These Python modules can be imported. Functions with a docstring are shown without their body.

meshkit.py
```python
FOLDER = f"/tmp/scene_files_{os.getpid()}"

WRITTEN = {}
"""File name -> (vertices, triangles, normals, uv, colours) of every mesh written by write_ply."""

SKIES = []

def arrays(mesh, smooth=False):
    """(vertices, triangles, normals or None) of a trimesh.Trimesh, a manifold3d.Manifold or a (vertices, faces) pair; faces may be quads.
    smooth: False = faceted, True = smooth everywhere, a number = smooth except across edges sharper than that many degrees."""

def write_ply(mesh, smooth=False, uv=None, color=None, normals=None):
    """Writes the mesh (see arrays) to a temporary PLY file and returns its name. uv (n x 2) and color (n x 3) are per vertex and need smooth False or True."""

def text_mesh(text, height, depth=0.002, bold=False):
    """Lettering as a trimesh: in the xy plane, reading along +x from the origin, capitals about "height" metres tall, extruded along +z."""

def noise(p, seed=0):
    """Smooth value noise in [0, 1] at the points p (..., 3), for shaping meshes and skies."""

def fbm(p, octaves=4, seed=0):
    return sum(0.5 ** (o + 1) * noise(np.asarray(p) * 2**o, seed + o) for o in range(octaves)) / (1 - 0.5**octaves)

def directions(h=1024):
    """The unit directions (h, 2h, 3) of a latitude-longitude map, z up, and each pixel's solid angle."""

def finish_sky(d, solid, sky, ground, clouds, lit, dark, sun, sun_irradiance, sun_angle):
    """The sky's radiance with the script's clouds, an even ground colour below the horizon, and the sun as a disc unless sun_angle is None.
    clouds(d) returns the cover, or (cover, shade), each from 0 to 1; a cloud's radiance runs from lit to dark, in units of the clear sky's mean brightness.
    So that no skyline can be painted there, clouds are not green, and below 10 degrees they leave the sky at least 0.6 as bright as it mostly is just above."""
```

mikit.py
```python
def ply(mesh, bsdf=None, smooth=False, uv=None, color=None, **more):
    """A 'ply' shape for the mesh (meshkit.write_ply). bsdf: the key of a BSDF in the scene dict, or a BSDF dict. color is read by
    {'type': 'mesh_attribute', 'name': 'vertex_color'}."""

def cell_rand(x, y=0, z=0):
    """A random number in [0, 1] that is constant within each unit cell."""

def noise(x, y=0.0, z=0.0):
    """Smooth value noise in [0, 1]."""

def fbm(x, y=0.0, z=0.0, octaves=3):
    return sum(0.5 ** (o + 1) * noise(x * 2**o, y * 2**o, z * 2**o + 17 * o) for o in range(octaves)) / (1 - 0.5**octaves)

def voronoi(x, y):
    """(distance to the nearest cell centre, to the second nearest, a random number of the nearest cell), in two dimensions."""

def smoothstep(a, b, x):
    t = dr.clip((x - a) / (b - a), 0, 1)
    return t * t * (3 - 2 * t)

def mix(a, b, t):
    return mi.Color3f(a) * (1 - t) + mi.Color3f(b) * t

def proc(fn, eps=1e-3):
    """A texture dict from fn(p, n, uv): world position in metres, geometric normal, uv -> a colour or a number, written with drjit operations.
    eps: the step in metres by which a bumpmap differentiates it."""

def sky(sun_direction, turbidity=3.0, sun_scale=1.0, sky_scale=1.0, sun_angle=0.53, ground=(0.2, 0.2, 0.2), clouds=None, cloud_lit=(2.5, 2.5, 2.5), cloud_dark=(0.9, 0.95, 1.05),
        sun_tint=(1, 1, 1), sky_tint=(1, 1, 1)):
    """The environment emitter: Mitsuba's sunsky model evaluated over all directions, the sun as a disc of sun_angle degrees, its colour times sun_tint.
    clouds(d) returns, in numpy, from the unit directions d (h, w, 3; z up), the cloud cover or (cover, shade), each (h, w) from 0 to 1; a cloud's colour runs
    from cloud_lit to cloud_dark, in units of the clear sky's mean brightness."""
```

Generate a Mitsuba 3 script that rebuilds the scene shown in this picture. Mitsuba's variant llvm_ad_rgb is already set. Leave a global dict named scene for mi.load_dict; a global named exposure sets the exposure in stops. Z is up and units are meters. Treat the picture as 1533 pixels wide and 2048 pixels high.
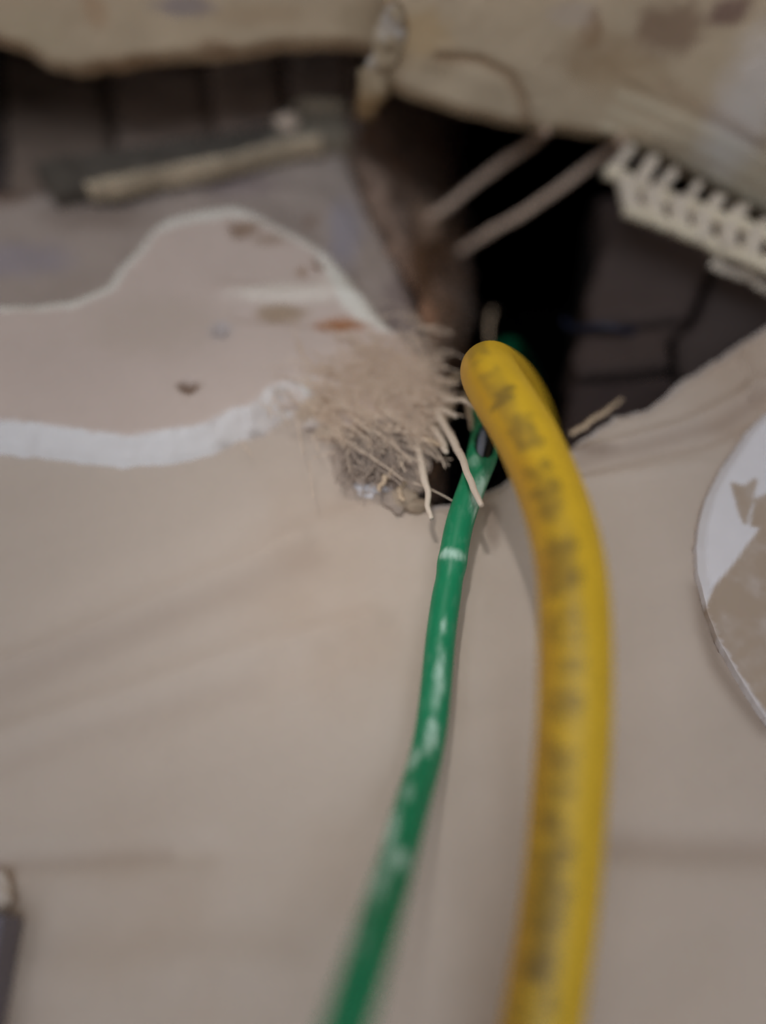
import math, random
import numpy as np, trimesh, shapely
from shapely.geometry import Polygon, LineString
from scipy.spatial import Delaunay
from scipy.interpolate import CubicSpline, PchipInterpolator
import mitsuba as mi
import mikit, meshkit
from meshkit import fbm, noise

scene, labels = {'type': 'scene'}, {}
rng = np.random.default_rng(7)

# ------------------------------------------------------------------ camera, added lights, exposure
CEIL = 2.5                                     # ceiling height; the big wall is the plane y = 0
PITCH = math.radians(30.0)
FPX = 1644.0                                   # focal length in pixels of the 1533 x 2048 frame
CAM = np.array([0.0, -0.158, CEIL - 0.217])
FWD = np.array([0.0, math.cos(PITCH), math.sin(PITCH)])
UP = np.array([0.0, -math.sin(PITCH), math.cos(PITCH)])
RIGHT = np.array([1.0, 0.0, 0.0])
scene['camera'] = {
    'type': 'thinlens', 'fov': 2 * math.degrees(math.atan(766.5 / FPX)), 'fov_axis': 'x',
    'aperture_radius': 0.0060, 'focus_distance': 0.167, 'near_clip': 0.005, 'far_clip': 50.0,
    'to_world': mi.ScalarTransform4f().look_at(origin=CAM.tolist(), target=(CAM + FWD).tolist(), up=[0, 0, 1]),
}
exposure = 0.0
ADDED_WINDOW = (-1.25, 0.85, 0.75, 2.30)               # added, unseen window (x0, x1, z0, z1) in the wall behind the camera
PANE_GLOW = (1.76, 1.99, 2.24)                       # glow given to its panes as broad soft light
SPOT_AT, SPOT_DIR, SPOT_RAD = (-0.003, 0.0, 2.360), (-0.13, -1.0, 0.06), (285.0, 278.0, 265.0)   # unseen light added so the wall fades towards the corners: aim, direction, radiance


def ray(px, py):
    return FWD + RIGHT * ((px - 766.5) / FPX) - UP * ((py - 1024.0) / FPX)


def D(px, py, t):                              # the point at depth t in front of the lens
    return CAM + ray(px, py) * t


def W(px, py, y=0.0):                          # the point on a plane parallel to the wall
    d = ray(px, py)
    return CAM + d * ((y - CAM[1]) / d[1])


def C(px, py, z=CEIL):                         # the point on a plane parallel to the ceiling
    d = ray(px, py)
    return CAM + d * ((z - CAM[2]) / d[2])


def S(r, g, b):
    c = np.array([r, g, b], float) / 255
    return np.where(c <= 0.04045, c / 12.92, ((c + 0.055) / 1.055) ** 2.4)


def A(r, g, b, e=0.72):                        # surface reflectance of a tone seen under the room's mean light
    return np.clip(S(r, g, b) / e, 0.004, 0.85)


def smooth(a, b, x):
    t = np.clip((x - a) / (b - a), 0, 1)
    return t * t * (3 - 2 * t)


# ------------------------------------------------------------------ materials
VC = {'type': 'mesh_attribute', 'name': 'vertex_color'}
scene['mat_plaster'] = {'type': 'twosided', 'bsdf': {'type': 'diffuse', 'reflectance': VC}}
scene['mat_cable'] = {'type': 'twosided', 'bsdf': {'type': 'principled', 'base_color': VC, 'roughness': 0.42, 'specular': 0.45}}
scene['mat_yellow'] = {'type': 'twosided', 'bsdf': {'type': 'principled', 'base_color': VC, 'roughness': 0.4, 'specular': 0.4}}


def plain(name, rgb, rough=0.8, **k):
    scene['mat_' + name] = {'type': 'twosided', 'bsdf': {'type': 'principled', 'base_color': {'type': 'rgb', 'value': [float(x) for x in rgb]}, 'roughness': rough, **k}}
    return 'mat_' + name


# ------------------------------------------------------------------ helpers
def number(key):
    if key not in scene and not any(k.startswith(key + '__') for k in scene):
        return key
    i = 1
    while f'{key}_{i:03d}' in scene or any(k.startswith(f'{key}_{i:03d}__') for k in scene):
        i += 1
    return f'{key}_{i:03d}'


def tag(key, label=None, category=None, group=None, kind=None):
    d = {k: v for k, v in (('label', label), ('category', category), ('group', group), ('kind', kind)) if v}
    if d:
        labels[key] = d


def add(key, mesh, mat, color=None, sm=True, **t):
    key = number(key)
    scene[key] = mikit.ply(mesh, mat, smooth=sm, color=color)
    tag(key, **t)
    return key


class Plane:
    """A flat frame: wall-like (u = x, v = z, outward = -y) or ceiling-like (u = x, v = y, outward = -z)."""
    def __init__(self, kind, at):
        self.kind, self.at = kind, at

    def px(self, x, y):
        p = W(x, y, self.at) if self.kind == 'wall' else C(x, y, self.at)
        return np.array([p[0], p[2] if self.kind == 'wall' else p[1]])

    def world(self, uv, h):
        uv, h = np.asarray(uv, float), np.broadcast_to(h, len(uv))
        if self.kind == 'wall':
            return np.stack([uv[:, 0], self.at - h, uv[:, 1]], 1)
        return np.stack([uv[:, 0], uv[:, 1], self.at - h], 1)

    def poly(self, pts):
        return np.array([self.px(*p) for p in pts])

    def spot(self, uv, x, y, rx, ry, soft=0.6, ang=0.0):   # 1 inside an elliptical patch, 0 outside
        c = self.px(x, y)
        ru = np.linalg.norm(self.px(x + rx, y) - c)
        rv = np.linalg.norm(self.px(x, y + ry) - c)
        d = uv - c
        ca, sa = math.cos(ang), math.sin(ang)
        a, b = d[:, 0] * ca + d[:, 1] * sa, -d[:, 0] * sa + d[:, 1] * ca
        q = np.sqrt((a / ru) ** 2 + (b / rv) ** 2)
        w = 0.75 * (fbm(np.c_[uv * 400, np.full(len(uv), 3.3)], 3, 5) - 0.5)
        return 1 - smooth(1 - soft, 1 + soft * 0.4, q + w)

    def stroke(self, uv, pts, width):                       # bell profile across a polyline, width in pixels
        line = LineString(self.poly(pts))
        m = pts[len(pts) // 2]
        w = np.linalg.norm(self.px(m[0] + width, m[1]) - self.px(*m))
        d = shapely.distance(shapely.points(uv), line)
        return np.exp(-(d / w) ** 2)


def roughen(pts, step, amp, freq, seed):
    """Resamples a closed outline and roughens it."""
    ring = Polygon(pts).exterior
    n = max(8, int(ring.length / step))
    q = np.array([ring.interpolate(i / n, normalized=True).coords[0] for i in range(n)])
    if amp > 0:
        k = np.c_[q * freq, np.full(n, 0.7)]
        q = q + amp * 2 * np.c_[fbm(k, 3, seed) - 0.5, fbm(k + 31.7, 3, seed + 9) - 0.5]
    return q


def sheet(plane, outline, step, thick, height, colour, rim=None, seed=0, rough=(0.0006, 160), holes=(), raw=None):
    """A solid plate: front with relief height(uv, d) and colours colour(uv, d), broken sides, flat back.
    Returns (front mesh, colours) and, when rim(uv, d) is given, the front split into face and broken rim."""
    ring = roughen(outline, step, rough[0], rough[1], seed) if raw is None else raw
    poly = Polygon(ring).buffer(0)
    if poly.geom_type != 'Polygon':
        poly = max(poly.geoms, key=lambda g: g.area)
    ring = np.array(poly.exterior.coords)[:-1]
    if Polygon(ring).exterior.is_ccw is False:
        ring = ring[::-1]
    lo, hi = ring.min(0), ring.max(0)
    gx, gy = np.meshgrid(np.arange(lo[0], hi[0], step), np.arange(lo[1], hi[1], step * 0.87))
    gx = gx + (np.arange(gx.shape[0])[:, None] % 2) * step * 0.5
    g = np.c_[gx.ravel(), gy.ravel()] + rng.uniform(-0.12, 0.12, (gx.size, 2)) * step
    edge = poly.exterior
    g = g[shapely.contains_xy(poly, g[:, 0], g[:, 1])]
    g = g[shapely.distance(shapely.points(g), edge) > 0.6 * step]
    uv = np.vstack([ring, g])
    tri = Delaunay(uv).simplices
    cen = uv[tri].mean(1)
    tri = tri[shapely.contains_xy(poly, cen[:, 0], cen[:, 1])]
    a, b, c = uv[tri[:, 0]], uv[tri[:, 1]], uv[tri[:, 2]]
    area = (b[:, 0] - a[:, 0]) * (c[:, 1] - a[:, 1]) - (b[:, 1] - a[:, 1]) * (c[:, 0] - a[:, 0])
    tri = np.where((area > 0)[:, None], tri, tri[:, ::-1])       # counter-clockwise in uv
    if plane.kind == 'ceiling':
        tri = tri[:, ::-1]
    d = shapely.distance(shapely.points(uv), edge)
    d[:len(ring)] = 0
    col = colour(uv, d)
    front = plane.world(uv, height(uv, d))
    n = len(ring)
    back = plane.world(ring, -thick)
    i = np.arange(n)
    j = (i + 1) % n
    mid = plane.world(ring + rng.normal(0, step * 0.25, ring.shape), -thick * 0.5)
    sv = np.vstack([front[:n], mid, back])
    sf = np.vstack([np.c_[i, i + n, j + n], np.c_[i, j + n, j], np.c_[i + n, i + 2 * n, j + 2 * n], np.c_[i + n, j + 2 * n, j + n]])
    if plane.kind == 'ceiling':
        sf = sf[:, ::-1]
    sc = np.vstack([col[:n]] * 3)
    bv, bf = plane.world(uv, -thick), tri[:, ::-1]
    if rim is None:
        v = np.vstack([front, sv, bv])
        f = np.vstack([tri, sf + len(front), bf + len(front) + len(sv)])
        return (v, f), np.vstack([col, sc, col])
    w = rim(uv, d)[tri].mean(1) > 0.5

    def part(tris, *more):
        used, inv = np.unique(tris, return_inverse=True)
        v, f, k = [front[used]], [inv.reshape(-1, 3)], [col[used]]
        at = len(used)
        for mv, mf, mc in more:
            v.append(mv); f.append(mf + at); k.append(mc); at += len(mv)
        return (np.vstack(v), np.vstack(f)), np.vstack(k)
    return part(tri[~w], (bv, bf, col)), part(tri[w], (sv, sf, sc))


def spline(pts, n, closed=False):
    pts = np.asarray(pts, float)
    t = np.r_[0, np.cumsum(np.linalg.norm(np.diff(pts, axis=0), axis=1) ** 0.7)]
    return (CubicSpline(t, pts) if len(pts) > 2 else (lambda s: pts[0] + (pts[1] - pts[0]) * (s / t[-1])[:, None]))(np.linspace(0, t[-1], n))


def frames(p):
    """Rotation-minimising frames along a path, first axis turned to the lens at the start."""
    t = np.gradient(p, axis=0)
    t /= np.linalg.norm(t, axis=1, keepdims=True)
    u = np.empty_like(p)
    a = CAM - p[0]
    a = a - t[0] * (a @ t[0])
    u[0] = a / np.linalg.norm(a)
    for i in range(1, len(p)):
        a = u[i - 1] - t[i] * (u[i - 1] @ t[i])
        u[i] = a / np.linalg.norm(a)
    return t, u, np.cross(t, u)


def tube(path, radius, ring=12, caps=True):
    """(vertices, faces, ring index, angle) of a tube; radius a number or one per path point."""
    p = np.asarray(path, float)
    n = len(p)
    r = np.broadcast_to(np.asarray(radius, float), (n,))
    _, u, b = frames(p)
    a = np.arange(ring) / ring * 2 * np.pi
    v = p[:, None] + r[:, None, None] * (np.cos(a)[None, :, None] * u[:, None] + np.sin(a)[None, :, None] * b[:, None])
    v = v.reshape(-1, 3)
    i, k = np.meshgrid(np.arange(n - 1), np.arange(ring), indexing='ij')
    k2 = (k + 1) % ring
    q = np.stack([i * ring + k, i * ring + k2, (i + 1) * ring + k2, (i + 1) * ring + k], -1).reshape(-1, 4)
    f = np.vstack([q[:, [0, 1, 2]], q[:, [0, 2, 3]]])
    if caps:
        f = np.vstack([f, [[len(v), (k + 1) % ring, k] for k in range(ring)],
                       [[len(v) + 1, (n - 1) * ring + k, (n - 1) * ring + (k + 1) % ring] for k in range(ring)]])
        v = np.vstack([v, p[0], p[-1]])
    return v, f


def joined(meshes):
    v, f, at = [], [], 0
    for a, b in meshes:
        v.append(a); f.append(np.asarray(b) + at); at += len(a)
    return np.vstack(v), np.vstack(f)


def const(mesh, rgb, var=0.0, freq=300, seed=1):
    v = mesh[0]
    k = 1 + var * 2 * (fbm(v * freq, 3, seed) - 0.5)
    return np.clip(np.asarray(rgb)[None] * k[:, None], 0.003, 0.9)


def lump(center, r, seed, squash=(1, 1, 1), sub=3, rough=0.5):
    m = trimesh.creation.icosphere(subdivisions=sub)
    v = m.vertices * (1 + rough * 2 * (fbm(m.vertices * 1.6 + seed * 7.3, 3, seed) - 0.5))[:, None]
    v = np.floor(v * 5) / 5 * 0.25 + v * 0.75
    return v * np.asarray(squash) * r + np.asarray(center), np.array(m.faces)


def blend(col, rgb, w):
    return col * (1 - w[:, None]) + np.asarray(rgb)[None] * w[:, None]


def grey(n, rgb):
    return np.tile(np.asarray(rgb, float), (n, 1))


def n3(uv, f, seed=0, o=4, k=0.37):
    return fbm(np.c_[uv * f, np.full(len(uv), k)], o, seed) - 0.5


# ------------------------------------------------------------------ the room (out of the picture apart from its corner)
X0, X1, Y0 = -1.5, 1.9, -2.0
pale = plain('room_paint', (0.68, 0.67, 0.66), 0.9)
floor_m = plain('floor_boards', (0.74, 0.71, 0.68), 0.6)
bx = lambda lo, hi: trimesh.creation.box(bounds=[lo, hi])
add('floor', bx([X0, Y0, -0.05], [X1, 0.0, 0.0]), floor_m, sm=False, kind='structure', label='plain pale floor of the room')
add('wall_left', bx([X0 - 0.05, Y0, 0], [X0, 0.0, CEIL]), pale, sm=False, kind='structure', label='pale painted side wall of the room')
add('wall_right', bx([X1, Y0, 0], [X1 + 0.05, 0.0, CEIL]), pale, sm=False, kind='structure', label='pale painted side wall of the room')
wx0, wx1, wz0, wz1 = ADDED_WINDOW
add('wall_opposite', trimesh.util.concatenate([bx([X0, Y0 - 0.1, 0], [wx0, Y0, CEIL]), bx([wx1, Y0 - 0.1, 0], [X1, Y0, CEIL]), bx([wx0, Y0 - 0.1, 0], [wx1, Y0, wz0]), bx([wx0, Y0 - 0.1, wz1], [wx1, Y0, CEIL])]), pale, sm=False, kind='structure', label='pale painted far wall of the room')

# the smooth lower wall, broken open under the ceiling
wp = Plane('wall', 0.0)
WALL_TOP = [(-420, 700), (0, 720), (300, 700), (560, 720), (640, 790), (690, 880), (735, 955), (790, 995), (850, 1010), (905, 1000), (960, 985),
            (1010, 960), (1060, 935), (1120, 905), (1160, 885), (1200, 850), (1232, 828), (1280, 822), (1310, 805), (1360, 762), (1400, 735),
            (1450, 705), (1490, 680), (1533, 648), (1600, 600), (1700, 560), (1960, 520)]


def wall_h(uv, d):
    h = -0.0012 * (1 - smooth(0, 0.0022, d)) * (0.5 + n3(uv, 300, 3) + 0.5) + 0.0005 * n3(uv, 60, 4) + 0.00012 * n3(uv, 700, 6)
    for pts, w, a in (([(-100, 1370), (120, 1290), (330, 1190), (600, 1080)], 28, 0.00030), ([(-50, 1490), (250, 1390), (470, 1310), (740, 1240)], 34, 0.00036),
                      ([(-60, 1730), (200, 1712), (420, 1700)], 30, -0.0003), ([(1200, 1680), (1400, 1690), (1620, 1690)], 40, -0.00035),
                      ([(1150, 905), (1260, 880), (1370, 850), (1470, 800), (1530, 760)], 12, 0.0011), ([(1160, 940), (1300, 905), (1420, 880), (1500, 840)], 14, -0.0010),
                      ([(1490, 720), (1503, 760), (1490, 800)], 9, 0.0010), ([(1140, 965), (1280, 945), (1400, 925)], 16, 0.0005),
                      ([(560, 1080), (760, 1010)], 30, 0.0003), ([(-40, 1960), (300, 1930), (560, 1925)], 50, 0.0003)):
        h = h + (3.2 if abs(a) < 4e-4 else 1.2) * a * wp.stroke(uv, pts, w)
    return h


def wall_c(uv, d):
    c = grey(len(uv), A(174, 161, 151))
    s = n3(np.c_[uv[:, 0] * 0.6 - uv[:, 1] * 0.3, uv[:, 1] * 1.6 - uv[:, 0] * 0.5], 45, 8)
    c = c * (1 + 0.16 * s + 0.05 * n3(uv, 500, 9))[:, None]
    c = blend(c, A(150, 126, 105), 0.45 * smooth(-0.05, 0.3, n3(uv, 22, 11)))
    for pts, w, k in (([(-60, 1400), (150, 1310), (420, 1200), (620, 1120)], 40, 0.22), ([(-60, 1560), (240, 1450), (500, 1370)], 34, 0.12), ([(1230, 1690), (1400, 1700), (1620, 1700)], 36, 0.28), ([(-40, 1735), (120, 1722), (330, 1708)], 20, 0.22),
                      ([(1150, 925), (1300, 890), (1440, 850), (1533, 790)], 16, 0.4)):                       # trowel streaks, the shading of their relief painted in
        c = blend(c, A(128, 108, 96), k * wp.stroke(uv, pts, w))
    c = blend(c, A(176, 172, 176), (1 - smooth(0.0004, 0.0016, d + 0.002 * n3(uv, 300, 13))) * 0.6)
    for x, y, rx, ry, k in ((985, 1050, 20, 55, 0.5), (800, 1000, 70, 22, 0.3), (1180, 900, 60, 14, 0.5), (640, 870, 60, 16, 0.3)):  # the tall narrow spot is the yellow cable's shadow, painted on
        c = blend(c, A(110, 92, 80), k * wp.spot(uv, x, y, rx, ry))
    c = blend(c, A(108, 90, 76), 0.55 * wp.stroke(uv, [(1400, 1180), (1412, 1260), (1436, 1330), (1478, 1392), (1530, 1455)], 20))   # shadow of the flake painted along its lower left edge
    return np.clip(c, 0.01, 0.8)


top = wp.poly(WALL_TOP)
zb = wp.px(766, 2500)[1]
loc = np.vstack([top, [(top[-1][0], zb), (top[0][0], zb)]])
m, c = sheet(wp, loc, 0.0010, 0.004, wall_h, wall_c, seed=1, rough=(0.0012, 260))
wb = zb
rest = joined([(np.array(b.vertices), np.array(b.faces)) for b in (
    bx([X0, 0.0, 0], [X1, 0.004, wb]), bx([X0, 0.0, wb], [top[0][0], 0.004, CEIL]), bx([top[-1][0], 0.0, wb], [X1, 0.004, CEIL]))])
allm = joined([m, rest])
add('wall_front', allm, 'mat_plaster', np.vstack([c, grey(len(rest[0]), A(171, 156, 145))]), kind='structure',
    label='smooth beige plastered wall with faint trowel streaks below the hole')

# the ceiling plate: broken edge on the left of the picture
cp = Plane('ceiling', CEIL)
CEIL_EDGE = [(-420, 60), (-150, 95), (0, 108), (60, 128), (105, 158), (150, 168), (215, 160), (300, 148), (360, 138), (430, 140), (500, 128), (560, 118),
             (640, 112), (700, 116), (745, 130), (800, 150), (1000, 190), (1300, 250), (1600, 330), (1960, 420)]


def ceil_h(uv, d):
    h = -0.0030 * (1 - smooth(0, 0.006, d)) + 0.0014 * n3(uv, 70, 21) + 0.0003 * n3(uv, 420, 22)
    return h


def ceil_stains(pl, c, uv):
    for x, y, rx, ry, col, k in ((250, 150, 90, 40, (110, 84, 60), 0.5), (430, 100, 50, 26, (96, 74, 56), 0.6), (190, 20, 30, 40, (128, 104, 82), 0.5), (370, 12, 70, 24, (104, 98, 104), 0.7),
                                 (520, 30, 120, 26, (126, 108, 88), 0.4), (1340, 60, 80, 60, (96, 78, 66), 0.75), (1200, 110, 100, 50, (116, 98, 78), 0.5), (1460, 20, 50, 34, (86, 66, 62), 0.8),
                                 (1180, 60, 24, 40, (112, 92, 74), 0.5), (1240, 150, 110, 50, (118, 100, 78), 0.45), (1490, 220, 80, 150, (168, 156, 154), 0.8), (1150, 30, 60, 30, (140, 132, 130), 0.4),
                                 (840, 70, 70, 60, (142, 122, 92), 0.6), (720, 40, 60, 40, (124, 112, 94), 0.5), (60, 60, 70, 50, (140, 130, 112), 0.6), (880, 130, 40, 24, (112, 100, 82), 0.5)):
        c = blend(c, A(*col, 0.42), k * pl.spot(uv, x, y, rx, ry))
    for pts, w, k in (([(880, 118), (960, 125), (1020, 155), (1046, 200), (1052, 250)], 12, 0.6), ([(1190, 30), (1200, 60), (1190, 90)], 10, 0.5), ([(1330, 170), (1420, 220), (1533, 290)], 14, 0.4),
                      ([(1270, 260), (1400, 330), (1533, 400)], 12, 0.35)):
        c = blend(c, A(104, 82, 62, 0.42), k * pl.stroke(uv, pts, w))
    return c


def ceil_c(uv, d):
    c = grey(len(uv), A(140, 128, 111, 0.42)) * (1 + 0.45 * n3(uv, 60, 25) + 0.08 * n3(uv, 500, 26))[:, None]
    c = ceil_stains(cp, c, uv)
    c = blend(c, A(92, 72, 54, 0.42), 0.7 * (1 - smooth(0.0005, 0.006, d + 0.006 * n3(uv, 120, 28))))
    return np.clip(c, 0.01, 0.8)


edge = cp.poly(CEIL_EDGE)
near = [(edge[-1][0], -0.22), (edge[0][0], -0.22)]
m, c = sheet(cp, np.vstack([edge, near]), 0.0011, 0.012, ceil_h, ceil_c, seed=2, rough=(0.0016, 150))
rest = joined([(np.array(b.vertices), np.array(b.faces)) for b in (
    bx([X0, Y0, CEIL], [X1, -0.2198, CEIL + 0.012]), bx([X0, -0.22, CEIL], [edge[0][0] + 2e-3, 0.0, CEIL + 0.012]), bx([edge[-1][0] - 2e-3, -0.22, CEIL], [X1, 0.0, CEIL + 0.012]))])
add('ceiling', joined([m, rest]), 'mat_plaster', np.vstack([c, grey(len(rest[0]), A(140, 128, 111, 0.42))]), kind='structure',
    label='stained old plaster ceiling broken away along the top of the wall')

# ------------------------------------------------------------------ inside the break: older wall behind, brown brick above the batten, cavity
gp = Plane('wall', 0.007)
GREY = [(-420, 330), (-100, 350), (0, 372), (60, 378), (160, 362), (400, 325), (560, 290), (690, 262), (706, 300), (722, 350), (742, 405), (775, 470), (808, 535), (836, 600), (852, 660),
        (862, 730), (866, 800), (850, 870), (870, 985), (800, 1040), (600, 1000), (-420, 980)]


def grey_h(uv, d):
    h = 0.0036 * n3(uv, 70, 31) + 0.0010 * n3(uv, 260, 32) - 0.004 * gp.spot(uv, 225, 392, 50, 16) - 0.0030 * (1 - smooth(0, 0.004, d))
    h = h + 0.0016 * gp.stroke(uv, [(560, 380), (640, 400), (690, 450), (720, 520), (735, 560)], 22) - 0.0012 * gp.stroke(uv, [(420, 385), (560, 400), (640, 470), (700, 560)], 14)
    return h


def grey_c(uv, d):
    c = grey(len(uv), A(150, 137, 130)) * (1 + 0.25 * n3(uv, 90, 33))[:, None]
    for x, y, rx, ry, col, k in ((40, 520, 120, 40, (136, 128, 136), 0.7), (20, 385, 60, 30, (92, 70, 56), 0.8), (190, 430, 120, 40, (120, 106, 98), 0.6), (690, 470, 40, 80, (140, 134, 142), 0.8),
                                 (480, 370, 100, 20, (120, 106, 108), 0.6), (800, 620, 40, 100, (112, 98, 96), 0.7), (620, 440, 20, 12, (104, 76, 58), 0.6), (222, 390, 46, 13, (48, 38, 36), 0.9), (610, 305, 50, 10, (60, 48, 44), 0.8), (860, 900, 60, 90, (104, 92, 86), 0.7)):  # near-black spots under the batten paint in its shadow
        c = blend(c, A(*col), k * gp.spot(uv, x, y, rx, ry))
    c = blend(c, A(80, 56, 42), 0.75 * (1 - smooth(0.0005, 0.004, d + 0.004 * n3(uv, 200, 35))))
    return np.clip(c, 0.01, 0.8)


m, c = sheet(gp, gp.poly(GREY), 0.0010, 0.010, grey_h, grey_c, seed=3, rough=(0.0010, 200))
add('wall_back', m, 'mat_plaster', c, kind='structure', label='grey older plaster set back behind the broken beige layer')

# brown bricks in the crevice between batten and ceiling
bp = Plane('wall', 0.012)
BRICKS = [[(-330, -40), (-20, 20), (12, 300), (40, 400), (-330, 420)], [(4, 60), (96, 110), (190, 120), (222, 270), (228, 360), (60, 420), (20, 380)],
          [(204, 60), (300, 110), (392, 100), (408, 180), (424, 250), (430, 330), (238, 360), (232, 270)],
          [(404, 40), (520, 70), (548, 90), (560, 180), (572, 240), (560, 310), (440, 335), (430, 240)],
          [(560, 30), (640, 40), (712, 70), (726, 180), (720, 250), (700, 310), (574, 310), (586, 220)]]
for i, b in enumerate(BRICKS):
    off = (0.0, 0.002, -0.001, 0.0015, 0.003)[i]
    rgb = np.array(((0.085, 0.066, 0.06), (0.25, 0.185, 0.15), (0.48, 0.36, 0.30), (0.66, 0.50, 0.425), (0.72, 0.565, 0.50))[i])  # brick tones graded to make up for uneven light in the crevice
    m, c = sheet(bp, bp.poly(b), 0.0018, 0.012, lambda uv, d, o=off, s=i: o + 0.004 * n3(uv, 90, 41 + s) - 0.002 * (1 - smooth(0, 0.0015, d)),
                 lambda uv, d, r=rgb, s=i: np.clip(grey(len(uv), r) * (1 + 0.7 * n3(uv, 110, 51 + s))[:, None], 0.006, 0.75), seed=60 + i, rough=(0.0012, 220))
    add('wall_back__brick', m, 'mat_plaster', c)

mp = Plane('wall', 0.0145)
m, c = sheet(mp, mp.poly([(90, 60), (400, 60), (715, 40), (705, 300), (560, 320), (100, 380)]), 0.002, 0.006, lambda uv, d: 0.002 * n3(uv, 120, 57), lambda uv, d: np.clip(grey(len(uv), (0.26, 0.20, 0.17)) * (1 + 0.8 * n3(uv, 120, 58))[:, None], 0.01, 0.6), seed=59)
add('wall_back__mortar', m, 'mat_plaster', c)

# the left cheek of the hole: dark earth that slopes back into the cavity
CA = [(700, 90), (694, 215), (712, 330), (745, 420), (790, 520), (832, 600), (853, 690), (858, 770), (864, 860), (860, 950), (860, 1020)]
CB = [(880, 60), (905, 235), (912, 330), (918, 430), (926, 510), (934, 590), (930, 660), (880, 765), (872, 860), (876, 930), (872, 1010)]
pa, pb = spline([W(x, y, 0.0085) for x, y in CA], 90), spline([W(x, y, 0.075) for x, y in CB], 90)
s = np.linspace(-0.02, 1, 60)
g = pa[:, None] * (1 - s)[None, :, None] + pb[:, None] * s[None, :, None]
g = g.reshape(-1, 3)
nz = fbm(g * 130, 4, 71) - 0.5
g = g + np.c_[nz * 0.010, -np.abs(nz) * 0.004, nz * 0.002]
i, k = np.meshgrid(np.arange(89), np.arange(59), indexing='ij')
q = np.stack([i * 60 + k, i * 60 + k + 1, (i + 1) * 60 + k + 1, (i + 1) * 60 + k], -1).reshape(-1, 4)
cheek = (g, np.vstack([q[:, [0, 1, 2]], q[:, [0, 2, 3]]]))
cc = const(cheek, A(70, 58, 51, 0.13), 0.6, 160, 72)
w = smooth(0.05, 0.3, fbm(g * 70, 3, 73) - 0.45)
cc = blend(cc, A(92, 62, 42, 0.25), 0.6 * w)
add('wall_cheek', cheek, 'mat_plaster', cc, kind='structure', label='dark brown earthy side of the hole sloping back into the cavity')

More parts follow.
